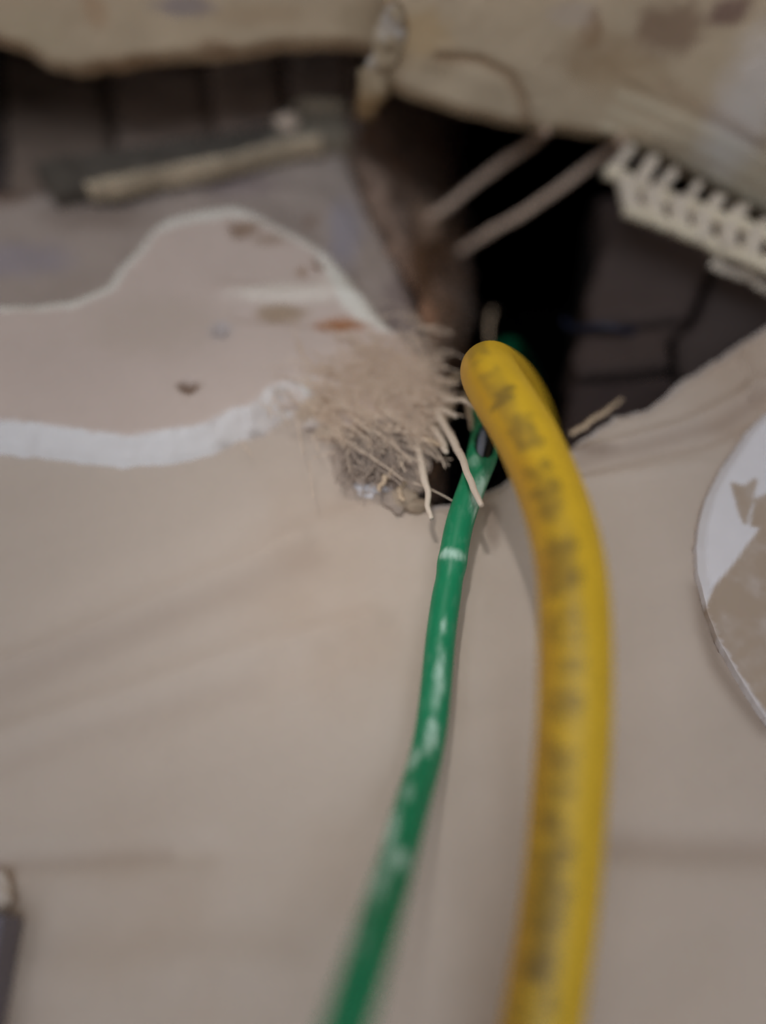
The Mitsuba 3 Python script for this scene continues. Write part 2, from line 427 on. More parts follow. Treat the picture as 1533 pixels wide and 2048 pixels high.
# the cavity behind
dark = plain('cavity_shade', (0.030, 0.026, 0.024), 0.95)  # near-black colour so the deep hole reads as unlit
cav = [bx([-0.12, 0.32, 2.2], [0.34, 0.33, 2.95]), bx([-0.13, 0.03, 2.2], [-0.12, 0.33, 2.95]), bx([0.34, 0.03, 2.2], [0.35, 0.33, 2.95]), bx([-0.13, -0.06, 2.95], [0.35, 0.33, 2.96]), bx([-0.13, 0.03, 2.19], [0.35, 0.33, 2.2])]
add('wall_cavity', trimesh.util.concatenate(cav), dark, sm=False, kind='structure', label='cavity behind the broken wall, coloured black for its deep shade')

# cracked grey masonry on the right inside of the hole
rp = Plane('wall', 0.014)
STONES = [[(1196, 395), (1290, 400), (1436, 470), (1428, 520), (1402, 580), (1380, 632), (1290, 641), (1182, 652), (1170, 600), (1192, 540), (1214, 470)],
          [(1446, 470), (1560, 520), (1760, 560), (1760, 680), (1560, 700), (1460, 760), (1400, 790), (1362, 722), (1354, 672), (1394, 636), (1418, 575), (1440, 520)],
          [(1166, 664), (1290, 652), (1376, 642), (1340, 674), (1345, 724), (1250, 735), (1160, 742), (1146, 700)],
          [(1150, 752), (1250, 746), (1350, 734), (1392, 796), (1330, 860), (1230, 890), (1120, 930), (1136, 820)]]
SC = [(88, 76, 73), (82, 72, 70), (84, 72, 69), (70, 60, 59)]
for i, b in enumerate(STONES):
    m, c = sheet(rp, rp.poly(b), 0.0010, 0.016, lambda uv, d, s=i: 0.0014 * (s == 0) - 0.002 * (s == 3) + 0.0014 * n3(uv, 80, 81 + s) - 0.0022 * (1 - smooth(0, 0.0018, d)) + 0.0002 * n3(uv, 500, 83),
                 lambda uv, d, r=A(*SC[i], 1.15), s=i: np.clip(grey(len(uv), r) * (1 + 0.3 * n3(uv, 100, 91 + s))[:, None], 0.006, 0.6), seed=95 + i, rough=(0.0007, 260))
    add('wall_masonry__stone', m, 'mat_plaster', c)
tag('wall_masonry', 'dark grey cracked masonry on the right inside of the hole', kind='structure')
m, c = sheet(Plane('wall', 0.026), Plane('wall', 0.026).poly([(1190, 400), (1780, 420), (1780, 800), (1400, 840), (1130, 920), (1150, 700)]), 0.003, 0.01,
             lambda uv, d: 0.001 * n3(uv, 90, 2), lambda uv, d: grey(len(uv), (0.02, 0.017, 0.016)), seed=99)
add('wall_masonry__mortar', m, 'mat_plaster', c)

# ------------------------------------------------------------------ the sagging plaster sheet (right half of the top)
SAG = 0.010
sp = Plane('ceiling', CEIL - SAG)
SHEET = [(742, -260), (752, -60), (770, 10), (786, 60), (764, 110), (742, 150), (752, 188), (800, 205), (850, 222), (920, 244), (1000, 262), (1080, 276), (1160, 284), (1225, 289),
         (1262, 306), (1314, 332), (1379, 368), (1461, 414), (1533, 452), (1640, 500), (1800, 560), (1960, 600), (1960, -260)]


def sag_h(uv, d):
    h = -0.0032 * (1 - smooth(0, 0.005, d)) + 0.0022 * n3(uv, 48, 101) + 0.0005 * n3(uv, 260, 102)
    for o in (0, 34, 68, 105):                                  # mesh threads showing through the skim
        h = h + 0.0003 * sp.stroke(uv, [(1210 + o * 0.4, 255 - o), (1380 + o * 0.4, 330 - o), (1640 + o * 0.4, 460 - o)], 9)
    h = h + 0.0016 * sp.stroke(uv, [(770, 20), (785, 80), (765, 140), (755, 180)], 22)
    h = h - 0.0010 * sp.stroke(uv, [(880, 118), (960, 125), (1020, 155), (1046, 200), (1052, 250)], 10)
    return h


def sag_c(uv, d):
    c = grey(len(uv), A(143, 131, 114, 0.42)) * (1 + 0.45 * n3(uv, 60, 105) + 0.08 * n3(uv, 500, 106))[:, None]
    c = ceil_stains(sp, c, uv)
    for x, y, rx, ry, col, k in ((772, 70, 26, 40, (150, 144, 138), 0.7), (790, 20, 20, 20, (92, 74, 62), 0.6), (750, 190, 14, 26, (150, 128, 100), 0.6)):
        c = blend(c, A(*col, 0.42), k * sp.spot(uv, x, y, rx, ry))
    for o in (0, 34, 68):
        c = blend(c, A(166, 156, 140, 0.42), (0.8 if o == 0 else 0.45) * sp.stroke(uv, [(1210 + o * 0.4, 255 - o), (1380 + o * 0.4, 330 - o), (1640 + o * 0.4, 460 - o)], 8))
    c = blend(c, A(112, 90, 64, 0.42), 0.5 * (1 - smooth(0.0004, 0.003, d + 0.003 * n3(uv, 160, 108))))
    return np.clip(c, 0.01, 0.8)


m, c = sheet(sp, sp.poly(SHEET), 0.0010, 0.007, sag_h, sag_c, seed=4, rough=(0.0009, 180))
add('plaster_sheet', m, 'mat_plaster', c, label='large stained sheet of ceiling plaster hanging slightly lower above the black hole', category='plaster')
# the folded torn lip that hangs at its left corner
lip_path = spline([C(790, 10, CEIL - 0.009), C(784, 70, CEIL - 0.010), C(766, 120, CEIL - 0.010), C(752, 165, CEIL - 0.009), C(738, 200, CEIL - 0.006), C(726, 232, CEIL - 0.002)], 60)
lv, lf = tube(lip_path, 0.0032 * (0.65 + 0.6 * np.sin(np.linspace(0.15, 3.0, 60))), 24)
lv = lv + 0.0055 * (np.stack([fbm(lv * 260, 3, 111), fbm(lv * 260, 3, 112), fbm(lv * 260, 3, 113)], 1) - 0.5)
lc = const((lv, lf), A(140, 126, 106, 0.6), 0.5, 230, 114)
lc = blend(lc, A(160, 156, 154, 0.6), 0.8 * smooth(0.5, 0.65, fbm(lv * 120, 3, 115)) * smooth(-0.030, -0.034, lv[:, 1]))
lc = blend(lc, A(120, 98, 70, 0.5), 0.8 * smooth(-0.028, -0.022, lv[:, 1]))
add('plaster_sheet__torn_lip', (lv, lf), 'mat_plaster', lc, label='crumpled torn lip with white and brown patches')

# ------------------------------------------------------------------ the raised beige slab on the left, with white broken rims
bs = Plane('wall', -0.006)
SLAB = [(-420, 560), (-120, 585), (0, 596), (60, 598), (140, 588), (205, 562), (232, 522), (268, 488), (292, 452), (330, 424), (400, 408), (470, 398), (512, 412), (560, 440), (610, 462), (652, 490),
        (690, 530), (724, 575), (756, 612), (786, 642), (812, 672), (846, 708), (858, 750), (852, 790), (820, 830), (760, 850), (690, 842), (648, 808), (610, 792), (560, 815), (520, 846), (470, 858), (420, 884),
        (360, 898), (290, 906), (220, 908), (150, 902), (80, 892), (0, 884), (-120, 880), (-420, 880)]
slab_uv = bs.poly(SLAB)
LOW = LineString(bs.poly([(-420, 880), (-120, 880), (0, 884), (80, 892), (150, 902), (220, 908), (290, 906), (360, 898), (420, 884), (470, 858), (520, 846), (560, 815), (610, 790), (640, 800)]))
HIGH = LineString(bs.poly([(-420, 560), (-120, 585), (0, 596), (60, 598), (140, 588), (205, 562), (232, 522), (268, 488), (292, 452), (330, 424), (400, 408), (470, 398), (512, 412), (560, 440), (610, 462), (652, 490),
                           (690, 530), (724, 575), (756, 612), (786, 642)]))


def rims(uv):
    q = shapely.points(uv)
    j = 0.0034 * n3(uv, 190, 121)
    low = 1 - smooth(0.0052, 0.0066, shapely.distance(q, LOW) + j)
    wide = 0.0042 + 0.0024 * bs.spot(uv, 400, 420, 130, 50) + 0.0035 * bs.spot(uv, 720, 570, 80, 90) + 0.0012 * bs.spot(uv, 100, 590, 160, 40)
    high = 1 - smooth(0.8, 1.15, (shapely.distance(q, HIGH) + j) / wide)
    return low, high


def slab_h(uv, d):
    low, high = rims(uv)
    ql, qh = shapely.distance(shapely.points(uv), LOW), shapely.distance(shapely.points(uv), HIGH)
    h = -0.0046 * (1 - smooth(0.0, 0.0068, ql)) ** 1.2 - 0.0016 * (1 - smooth(0, 0.004, qh)) - 0.0018 * (1 - smooth(0, 0.0015, d))
    h = h + 0.0010 * n3(uv, 70, 123) + 0.0040 * low * n3(uv, 260, 124) + 0.0002 * n3(uv, 500, 127)
    h = h + 0.0010 * bs.stroke(uv, [(450, 580), (560, 590), (660, 580), (740, 590)], 22) - 0.0010 * bs.stroke(uv, [(480, 630), (600, 640), (700, 640)], 16)
    for x, y, r in ((375, 770, 16), (640, 525, 14), (600, 838, 22), (480, 460, 18), (440, 660, 12)):
        h = h - 0.0016 * bs.spot(uv, x, y, r, r)
    return h


def slab_c(uv, d):
    low, high = rims(uv)
    c = grey(len(uv), A(181, 166, 159)) * (1 + 0.14 * n3(uv, 60, 125) + 0.05 * n3(uv, 500, 126))[:, None]
    for x, y, rx, ry, col, k in ((580, 588, 130, 24, (203, 194, 186), 0.9), (690, 560, 60, 40, (204, 194, 186), 0.8), (680, 648, 60, 18, (146, 92, 48), 0.85), (560, 625, 60, 18, (134, 112, 86), 0.7),
                                 (375, 772, 26, 14, (104, 82, 66), 0.85), (640, 525, 16, 22, (112, 78, 52), 0.9), (605, 545, 12, 12, (128, 100, 74), 0.7), (490, 455, 40, 16, (120, 96, 76), 0.8), (540, 480, 40, 14, (132, 110, 92), 0.6),
                                 (440, 660, 26, 22, (160, 156, 160), 0.7), (450, 668, 8, 10, (118, 106, 104), 0.7), (300, 650, 160, 70, (170, 156, 146), 0.5), (760, 740, 100, 70, (172, 152, 134), 0.6), (640, 760, 50, 30, (158, 138, 120), 0.6),
                                 (600, 838, 24, 12, (80, 66, 56), 0.9)):
        c = blend(c, A(*col), k * bs.spot(uv, x, y, rx, ry))
    c = blend(c, (0.84, 0.795, 0.735), 0.95 * high)
    lowc = grey(len(uv), (0.82, 0.795, 0.81))
    lowc = blend(lowc, A(196, 182, 172), smooth(0.0, 0.06, uv[:, 0] - bs.px(330, 850)[0]) * 0.9)
    lowc = lowc * (1 + 0.3 * smooth(0, 0.05, uv[:, 0] - bs.px(330, 850)[0]) * 2.4 * n3(uv, 330, 129))[:, None]
    for x, y, rx, ry, k in ((383, 842, 10, 8, 0.5), (452, 866, 26, 7, 0.35), (520, 846, 30, 9, 0.5), (600, 836, 22, 13, 1.0), (560, 778, 20, 9, 0.4)):
        lowc = blend(lowc, A(112, 98, 88), k * bs.spot(uv, x, y, rx, ry))
    c = c * (1 - low[:, None]) + lowc * low[:, None]
    return np.clip(c, 0.01, 0.82)


(fm, fc), (rm, rc) = sheet(bs, slab_uv, 0.00085, 0.0125, slab_h, slab_c, rim=lambda uv, d: np.maximum(*rims(uv)), seed=5, rough=(0.0008, 240))
add('plaster_slab', fm, 'mat_plaster', fc, label='raised beige slab of broken plaster with white edges left of the cables', category='plaster')
add('plaster_slab__broken_edge', rm, 'mat_plaster', rc, label='crumbly white broken edge')

# ------------------------------------------------------------------ the white edged flake at the right border
fp = Plane('wall', -0.0035)
FLAKE = [(1533, 822), (1500, 856), (1474, 892), (1444, 938), (1420, 986), (1404, 1040), (1398, 1090), (1402, 1140), (1412, 1186), (1424, 1228), (1446, 1280), (1476, 1334), (1510, 1388), (1540, 1432),
         (1600, 1500), (1760, 1560), (1900, 1300), (1800, 900), (1620, 780)]
INNER = Polygon(fp.poly([(1700, 860), (1600, 960), (1512, 1000), (1506, 1050), (1530, 1052), (1500, 1090), (1466, 1136), (1432, 1178), (1422, 1214), (1440, 1260), (1470, 1314), (1506, 1371), (1556, 1440), (1640, 1480), (1760, 1480), (1860, 1300)]))
NOTCH = Polygon(fp.poly([(1468, 968), (1490, 975), (1512, 960), (1505, 1000), (1490, 1045), (1476, 1010)]))


def flake_in(uv):
    q = shapely.points(uv)
    j = 0.0010 * n3(uv, 260, 131)
    a = 1 - smooth(-0.0001, 0.0009, shapely.distance(q, INNER) + j)
    b = 1 - smooth(-0.0001, 0.0009, shapely.distance(q, NOTCH) + j)
    return np.maximum(a, b)


def flake_h(uv, d):
    i = flake_in(uv)
    return -0.0014 * (1 - smooth(0, 0.0016, d)) * (1 - 0.4 * i) + 0.0005 * n3(uv, 90, 133) - 0.0010 * i * (1 - smooth(0, 0.006, d))


def flake_c(uv, d):
    c = grey(len(uv), (0.81, 0.785, 0.83)) * (1 + 0.08 * n3(uv, 200, 134))[:, None]
    f = grey(len(uv), A(156, 140, 126)) * (1 + 0.14 * n3(uv, 60, 135))[:, None]
    i = flake_in(uv)
    return np.clip(c * (1 - i[:, None]) + f * i[:, None], 0.01, 0.84)


(fm, fc), (rm, rc) = sheet(fp, fp.poly(FLAKE), 0.0007, 0.0042, flake_h, flake_c, rim=lambda uv, d: 1 - flake_in(uv), seed=6, rough=(0.0003, 150))
add('plaster_flake', fm, 'mat_plaster', fc, label='curved flake of beige plaster lifting off the wall right of the yellow cable', category='plaster')
add('plaster_flake__broken_edge', rm, 'mat_plaster', rc, label='bright white crescent edge')

# ------------------------------------------------------------------ the batten
def bar(path_a, path_b, y0, y1, n=60, seed=0, amp=0.0006):
    """A rough bar between an upper and a lower picture edge, from y0 (front) to y1 (back), ends closed, edges rounded."""
    a, b = [W(*p, y0) for p in path_a], [W(*p, y0) for p in path_b]
    ia, ib = spline(a, n), spline(b, n)
    prof = [(0.0, 1.0), (0.0, 0.12), (0.06, 0.0), (0.5, -0.03), (0.94, 0.0), (1.0, 0.12), (1.0, 1.0)]
    v = []
    for i in range(n):
        for s_, q in prof:
            p = ia[i] * (1 - s_) + ib[i] * s_
            v.append([p[0], y0 + (y1 - y0) * q, p[2]])
    v = np.array(v)
    v = v + amp * 2 * (np.stack([fbm(v * 300, 3, seed), fbm(v * 300, 3, seed + 1), fbm(v * 300, 3, seed + 2)], 1) - 0.5)
    k = len(prof)
    f = []
    for i in range(n - 1):
        for j in range(k):
            j2 = (j + 1) % k
            f += [[i * k + j, i * k + j2, (i + 1) * k + j2], [i * k + j, (i + 1) * k + j2, (i + 1) * k + j]]
    f += [[0, j + 1, j] for j in range(1, k - 1)]
    o = (n - 1) * k
    f += [[o, o + j, o + j + 1] for j in range(1, k - 1)]
    return v, np.array(f)


bm = bar([(62, 322), (150, 308), (300, 286), (450, 262), (560, 238), (620, 214), (684, 196)], [(104, 384), (200, 366), (300, 350), (450, 322), (560, 298), (640, 280), (698, 272)], 0.001, 0.016, 90, 140)
bc = const(bm, A(80, 74, 68), 0.45, 220, 141)
t = smooth(W(520, 250, 0.001)[0], W(600, 250, 0.001)[0], bm[0][:, 0])
bc = blend(bc, A(136, 126, 112), 0.7 * t)
add('wooden_batten', bm, 'mat_plaster', bc, sm=40 if False else False, label='dusty grey wooden batten wedged under the broken ceiling edge', category='batten')
lm = bar([(172, 361), (260, 345), (360, 326), (450, 309), (560, 281), (640, 266)], [(174, 374), (260, 357), (360, 337), (450, 320), (560, 292), (640, 274)], -0.0015, 0.004, 70, 150, 0.0008)
lcx = const(lm, A(168, 154, 134), 0.6, 160, 151)
add('wooden_batten__splintered_edge', lm, 'mat_plaster', lcx, sm=False, label='paler splintered lower edge')
cm = lump(W(576, 242, -0.001), 0.0030, 5, (1.2, 0.7, 1.0))
add('plaster_crumb', cm, 'mat_plaster', const(cm, A(200, 182, 166), 0.2), label='bright plaster crumb stuck on the right end of the grey batten', category='crumb')
cm = lump(W(645, 214, 0.001), 0.0050, 6, (1.7, 0.6, 0.6))
add('plaster_crumb', cm, 'mat_plaster', const(cm, A(150, 138, 122), 0.3), label='long dusty crumb lying on the right tip of the grey batten', category='crumb')

# ------------------------------------------------------------------ crumbs around the lower hole
CR = [(748, 978, 0.0030, (186, 184, 190), (1.6, 0.7, 0.9), 'white plaster chip at the lower left rim of the small hole'),
      (806, 1000, 0.0028, (150, 134, 118), (1.2, 0.8, 0.9), 'beige crumb on the bottom rim of the small hole beside the white chip'),
      (832, 1012, 0.0022, (140, 124, 108), (1.4, 0.8, 0.7), 'flat beige crumb just under the bottom rim of the small hole'),
      (606, 778, 0.0034, (196, 192, 192), (1.5, 0.7, 1.0), 'white lump at the right end of the white slab edge'),
      (566, 800, 0.0028, (186, 174, 168), (1.3, 0.7, 1.0), 'pinkish white lump next to the dark pit in the slab edge'),
      (655, 848, 0.0028, (176, 166, 160), (1.9, 0.6, 0.6), 'pale crumb below the dark pit at the end of the slab'),
      (720, 870, 0.0026, (168, 156, 150), (1.2, 0.7, 1.1), 'pale crumb among the straw fibres below the slab')]
for x, y, r, col, sq, lab in CR:
    cm = lump(W(x, y, -0.002 if x < 740 and y < 900 else -0.0008), r, int(x), sq)
    add('plaster_crumb', cm, 'mat_plaster', const(cm, A(*col), 0.25), label=lab, category='crumb')
cm = lump(W(852, 440, 0.020), 0.0055, 44, (0.9, 0.8, 1.5))
add('earth_clod', cm, 'mat_plaster', const(cm, A(112, 92, 78), 0.5), label='tan clod at the left end of the upper strand across the hole', category='clod')
cm = lump(W(760, 905, 0.0005), 0.0120, 45, (0.95, 0.40, 1.15), 4)
add('earth_clod', cm, 'mat_plaster', const(cm, A(146, 132, 122), 0.5), label='grey crumbling earth under the straw at the left of the small hole', category='clod')
cm = lump(W(745, 815, 0.001), 0.0150, 46, (1.2, 0.42, 1.0), 4, 0.35)
add('earth_clod', cm, 'mat_plaster', const(cm, A(172, 155, 139), 0.35), label='tan straw clay lump at the right end of the beige slab', category='clod')

# ------------------------------------------------------------------ strands and straws
straw_m = plain('straw', A(172, 152, 130), 0.7)
straw2_m = plain('straw_pale', A(186, 172, 158), 0.7)
brown_m = plain('straw_brown', A(96, 68, 46), 0.8)


def strand(name, pts, r, mat, n=40, jit=0.0003, seed=0, taper=0.5, ringn=8, **t):
    p = spline(pts, n)
    s_ = np.linspace(0, 1, n)
    k = np.c_[s_ * 9, np.full(n, seed * 1.7), np.zeros(n)]
    p = p + jit * 2 * np.stack([fbm(k, 2, seed) - 0.5, fbm(k + 9, 2, seed) - 0.5, fbm(k + 19, 2, seed) - 0.5], 1)
    rr = r * (0.85 + 0.3 * fbm(k * 2, 2, seed + 5)) * (1 - taper * s_ ** 3)
    return add(name, tube(p, rr, ringn), mat, **t)


strand('fibre_strand', [C(1090, 262, CEIL - 0.011), W(1040, 302, 0.004), W(960, 360, 0.009), W(890, 414, 0.014), W(850, 440, 0.018)], 0.00135, plain('strand_tan', A(172, 150, 134), 0.8), taper=0.1, seed=3,
       label='upper of the two tan strands stretched across the black hole', category='strand', group='strands across the black hole')
strand('fibre_strand', [C(1245, 280, CEIL - 0.011), W(1180, 330, 0.003), W(1080, 404, 0.008), W(985, 462, 0.014), W(918, 505, 0.022)], 0.00130, 'mat_strand_tan', taper=0.1, seed=4,
       label='lower of the two tan strands stretched across the black hole', category='strand', group='strands across the black hole')

ST = [([(838, 786, .000), (880, 792, -.006), (955, 812, -.014)], 0.0007, straw2_m, 'pale straw pointing right onto the yellow cable'),
      ([(850, 800, .000), (884, 840, -.007), (915, 900, -.013), (942, 960, -.017), (966, 1012, -.019)], 0.00095, straw2_m, 'long thick straw slanting down in front of the green cable'),
      ([(846, 796, .000), (872, 812, -.004), (912, 832, -.009)], 0.0009, straw2_m, 'short blunt straw just below the straw on the yellow cable'),
      ([(826, 862, -.002), (840, 910, -.006), (852, 965, -.009), (862, 1036, -.010)], 0.00085, straw2_m, 'straw hanging straight down across the left of the small hole'),
      ([(846, 792, .004), (880, 772, .004), (926, 748, .006)], 0.0008, straw_m, 'dull straw rising right behind the yellow cable'),
      ([(856, 850, -.002), (878, 872, -.006), (892, 905, -.010)], 0.0010, straw2_m, 'stubby straw ending over the middle of the small hole'),
      ([(820, 872, -.002), (850, 880, -.006), (885, 892, -.009)], 0.0006, straw_m, 'thin level straw over the upper left of the small hole'),
      ([(925, 790, .004), (938, 815, .000), (946, 858, -.004)], 0.0006, straw_m, 'thin straw hanging beside the top of the green cable'),
      ([(984, 620, .030), (980, 650, .026), (978, 690, .020)], 0.0006, straw_m, 'faint straw standing above the bend of the yellow cable'),
      ([(1140, 868, .002), (1190, 838, .001), (1245, 800, .004)], 0.0007, straw_m, 'straw lying along the wall edge right of the yellow cable'),
      ([(800, 930, -.004), (770, 960, -.006), (756, 985, -.006)], 0.0006, straw_m, 'thin straw above the white chip'),
      ([(820, 960, -.001), (800, 985, -.004), (808, 1004, -.005)], 0.0006, straw_m, 'tiny bent straw on the bottom rim of the small hole')]
for i, (pts, r, mt, lab) in enumerate(ST):
    strand('straw', [W(*p) for p in pts], r, mt, 28, 0.0005, 20 + i, 0.4, label=lab, category='straw', group='straws sticking out round the small hole')


def fuzz(name, n, start, heading, length, r, mat, seed, lift, **t):
    g_ = np.random.default_rng(seed)
    out = []
    for _ in range(n):
        (x, y), a, L = start(g_), heading(g_), length(g_)
        yy = lift(g_, x)
        p0 = W(x, y, yy)
        d_ = np.array([math.cos(a), -abs(g_.normal(0, 0.08)), -math.sin(a)])
        bend = g_.normal(0, 0.35, 3) * L * 0.5
        out.append(tube(spline([p0, p0 + d_ * L * 0.5 + bend * 0.4, p0 + d_ * L], 7), r * g_.uniform(0.6, 1.3), 5))
    return add(name, joined(out), mat, kind='stuff', **t)


fuzz('plant_fibres', 900, lambda g_: (min(842 - abs(g_.normal(0, 16)), g_.normal(748, 80)), g_.normal(772, 54)), lambda g_: g_.normal(0.75, 0.5), lambda g_: g_.uniform(0.003, 0.011), 0.00014, plain('fibre_tan', A(186, 169, 153), 0.9), 5,
     lambda g_, x: g_.uniform(-0.0075, -0.0045), label='matted tan plant fibres in the broken plaster left of the cables', category='fibres')
fuzz('plant_fibres', 260, lambda g_: (g_.uniform(690, 800), g_.uniform(840, 945)), lambda g_: g_.normal(1.2, 0.6), lambda g_: g_.uniform(0.003, 0.008), 0.00018, plain('fibre_grey', A(140, 126, 116), 0.9), 6,
     lambda g_, x: g_.uniform(-0.006, -0.003), label='greyish plant fibres hanging over the left of the small hole', category='fibres')
fuzz('plant_fibres', 200, lambda g_: (g_.uniform(828, 905), g_.uniform(430, 760)), lambda g_: g_.normal(1.5, 0.25), lambda g_: g_.uniform(0.008, 0.022), 0.00028, brown_m, 7,
     lambda g_, x: 0.012 + (x - 828) / 77 * 0.04, label='brown hairy fibres on the dark left side of the hole', category='fibres')

# ------------------------------------------------------------------ mesh tape on the right
thread_m = plain('thread', A(170, 160, 148, 0.6), 0.8)
tape_m = plain('tape_edge', A(178, 168, 150, 0.6), 0.85)


def lin(p, q, s_):
    return (p[0] + (q[0] - p[0]) * s_, p[1] + (q[1] - p[1]) * s_)


R0 = ((1247, 416), (1620, 568)); R1 = ((1206, 342), (1620, 508)); R2 = ((1238, 282), (1620, 486)); R3 = ((1424, 528), (1640, 618))
for (p, q), y, r in ((R0, -0.004, 0.0021), (R1, -0.006, 0.0019), (R3, 0.002, 0.0013)):
    pts = [W(*lin(p, q, s_), y + 0.0006 * math.sin(9 * s_ + p[0])) for s_ in np.linspace(0, 1, 9)]
    strand('mesh_tape__thread', pts, r, tape_m if r > 0.0015 else thread_m, 60, 0.0010, int(p[0]), 0.0)
for k in range(9):
    s_ = 0.045 + k * 0.117
    strand('mesh_tape__thread', [W(*lin(*R2, s_ + 0.02), -0.008), W(*lin(*R1, s_ - 0.005 + 0.02 * math.sin(k * 2.3)), -0.006)], 0.0016 + 0.0004 * math.sin(k * 1.7), thread_m, 14, 0.0005, 300 + k, 0.0)
for k in range(8):
    s_ = 0.10 + k * 0.125
    strand('mesh_tape__thread', [W(*lin(*R1, s_ + 0.01), -0.006), W(*lin(*R0, s_ - 0.05), -0.004)], 0.0025, thread_m, 14, 0.0005, 330 + k, 0.0)
for k in range(4):
    s_ = 0.5 + k * 0.15
    strand('mesh_tape__thread', [W(*lin(*R0, s_), -0.004), W(*lin(*R3, (k + 0.3) * 0.27), 0.002)], 0.0009, thread_m, 14, 0.0005, 360 + k, 0.0)
tag('mesh_tape', 'torn strip of white plaster mesh tape hanging at the right of the hole', 'mesh tape')

# ------------------------------------------------------------------ the yellow cable
YR = 0.00575
YP = [(1084, 975, .240), (1078, 890, .224), (1058, 822, .209), (1026, 768, .195), (996, 743, .180), (978, 742, .1665), (1000, 786, .1575), (1050, 868, .1505), (1088, 948, .1455), (1118, 1030, .1400), (1140, 1120, .1355), (1150, 1230, .1310),
      (1151, 1380, .1275), (1146, 1500, .1262), (1137, 1620, .1250), (1127, 1740, .1236), (1113, 1860, .1215), (1096, 1970, .1195), (1080, 2070, .1175), (1050, 2220, .1150), (1010, 2400, .1130)]
yp = spline([D(*p) for p in YP], 1200)
RING = 96
yv, yf = tube(yp, YR, RING)
yn = len(yp)
# where on the picture each ring sits (only to lay the print out along the length)
rel = yp - CAM
rows = 1024 - FPX * (rel @ UP) / (rel @ FWD)
arc = np.r_[0, np.cumsum(np.linalg.norm(np.diff(yp, axis=0), axis=1))]
ang = np.arange(RING) / RING * 2 * np.pi
tocam = CAM - yp
t_, u_, b_ = frames(yp)
face = np.arctan2((tocam * b_).sum(1), (tocam * u_).sum(1))[450:900].mean()
L = np.repeat(arc[:, None], RING, 1)
TH = np.repeat(((ang - face + np.pi) % (2 * np.pi) - np.pi)[None], yn, 0)
side = np.sign((b_ @ RIGHT)[450:900].mean() * math.cos(face) - (u_ @ RIGHT)[450:900].mean() * math.sin(face)) or 1.0
X = TH * side * YR                                              # across the cable, + towards the right of the picture
arc_at = lambda row: float(np.interp(row, rows[170:], arc[170:]))
ink = np.zeros_like(L)
MARKS = [(730, .5), (772, .6), (825, .9), (880, .6), (915, .7), (978, .8), (1010, .8), (1056, .6), (1112, .9), (1150, .5), (1192, .9), (1240, .5), (1281, .8), (1345, .8), (1408, .9), (1492, .7), (1525, .7), (1578, .85), (1636, .85), (1700, .95),
         (1765, .9), (1800, .8), (1840, .9), (1915, 1.0), (1945, .95), (1996, 1.0), (2060, .9)]
gr = np.random.default_rng(12)
for row, k in MARKS:
    l0 = arc_at(row)
    for _ in range(6):                                          # worn strokes of printed characters that cannot be read
        cl, cx = l0 + gr.uniform(-0.0014, 0.0014), -0.0010 + gr.uniform(-0.0021, 0.0021)
        hl, hx = (gr.uniform(0.0010, 0.0016), 0.0006) if gr.random() < 0.4 else (0.0006, gr.uniform(0.0008, 0.0018))
        ink = np.maximum(ink, k * (1 - smooth(hl * 0.8, hl * 1.2, np.abs(L - cl))) * (1 - smooth(hx * 0.7, hx * 1.4, np.abs(X - cx))))
col = np.tile(A(184, 150, 34), (yn * RING, 1))
pos = yv[:yn * RING]
col = col * (1 + 0.16 * (fbm(pos * 220, 3, 161) - 0.5))[:, None]
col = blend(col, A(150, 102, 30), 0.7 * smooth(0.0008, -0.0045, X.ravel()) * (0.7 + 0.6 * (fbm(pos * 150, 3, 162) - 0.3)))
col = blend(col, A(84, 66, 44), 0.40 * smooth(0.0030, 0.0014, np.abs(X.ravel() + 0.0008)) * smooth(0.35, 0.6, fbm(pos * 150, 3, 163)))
col = blend(col, A(60, 48, 36), 0.55 * ink.ravel())
col = np.vstack([col, col[:1], col[-1:]])
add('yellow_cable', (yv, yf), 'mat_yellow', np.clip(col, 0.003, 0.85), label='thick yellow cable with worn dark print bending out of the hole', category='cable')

# ------------------------------------------------------------------ the green cable
GR = 0.0029
GP = [(1078, 870, .350), (1060, 780, .330), (1034, 716, .305), (1012, 702, .275), (990, 742, .256), (966, 800, .224), (969, 852, .195), (966, 905, .179), (948, 965, .174), (922, 1040, .170), (905, 1125, .166), (885, 1250, .160),
      (870, 1400, .152), (855, 1500, .146), (828, 1600, .136), (795, 1720, .125), (765, 1820, .1155), (732, 1930, .1065), (694, 2048, .1000), (650, 2180, .0940), (600, 2330, .0900)]
gpth = spline([D(*p) for p in GP], 900)
gn, GRING = len(gpth), 48
rel = gpth - CAM
grow = 1024 - FPX * (rel @ UP) / (rel @ FWD)
bulge = 1 + 0.16 * np.exp(-((grow - 905) / 34) ** 2) + 0.05 * np.exp(-((grow - 1128) / 14) ** 2) - 0.05 * np.exp(-((grow - 1160) / 20) ** 2)
ov, of = tube(gpth, GR * bulge, GRING, caps=False)
iv, _ = tube(gpth, GR * 0.78 * bulge, GRING, caps=False)
t_, u_, b_ = frames(gpth)
tocam = CAM - gpth
ga = np.arange(GRING) / GRING * 2 * np.pi
gface = np.arctan2((tocam * b_).sum(1), (tocam * u_).sum(1))
gth = (ga[None] - gface[:, None] + np.pi) % (2 * np.pi) - np.pi
gside = np.sign((b_ @ RIGHT * np.cos(gface) - u_ @ RIGHT * np.sin(gface))[grow > 900].mean()) or 1.0
gx = gth * gside                                                # angle from the side that faces the room, + to the right
cut = (np.abs((grow[:, None] - 900) / 30) ** 2 + ((gx - 0.15) / 0.85) ** 2) < 1
quad_i, quad_k = np.meshgrid(np.arange(gn - 1), np.arange(GRING), indexing='ij')
gone = cut[quad_i, quad_k].ravel()
k2 = (quad_k + 1) % GRING
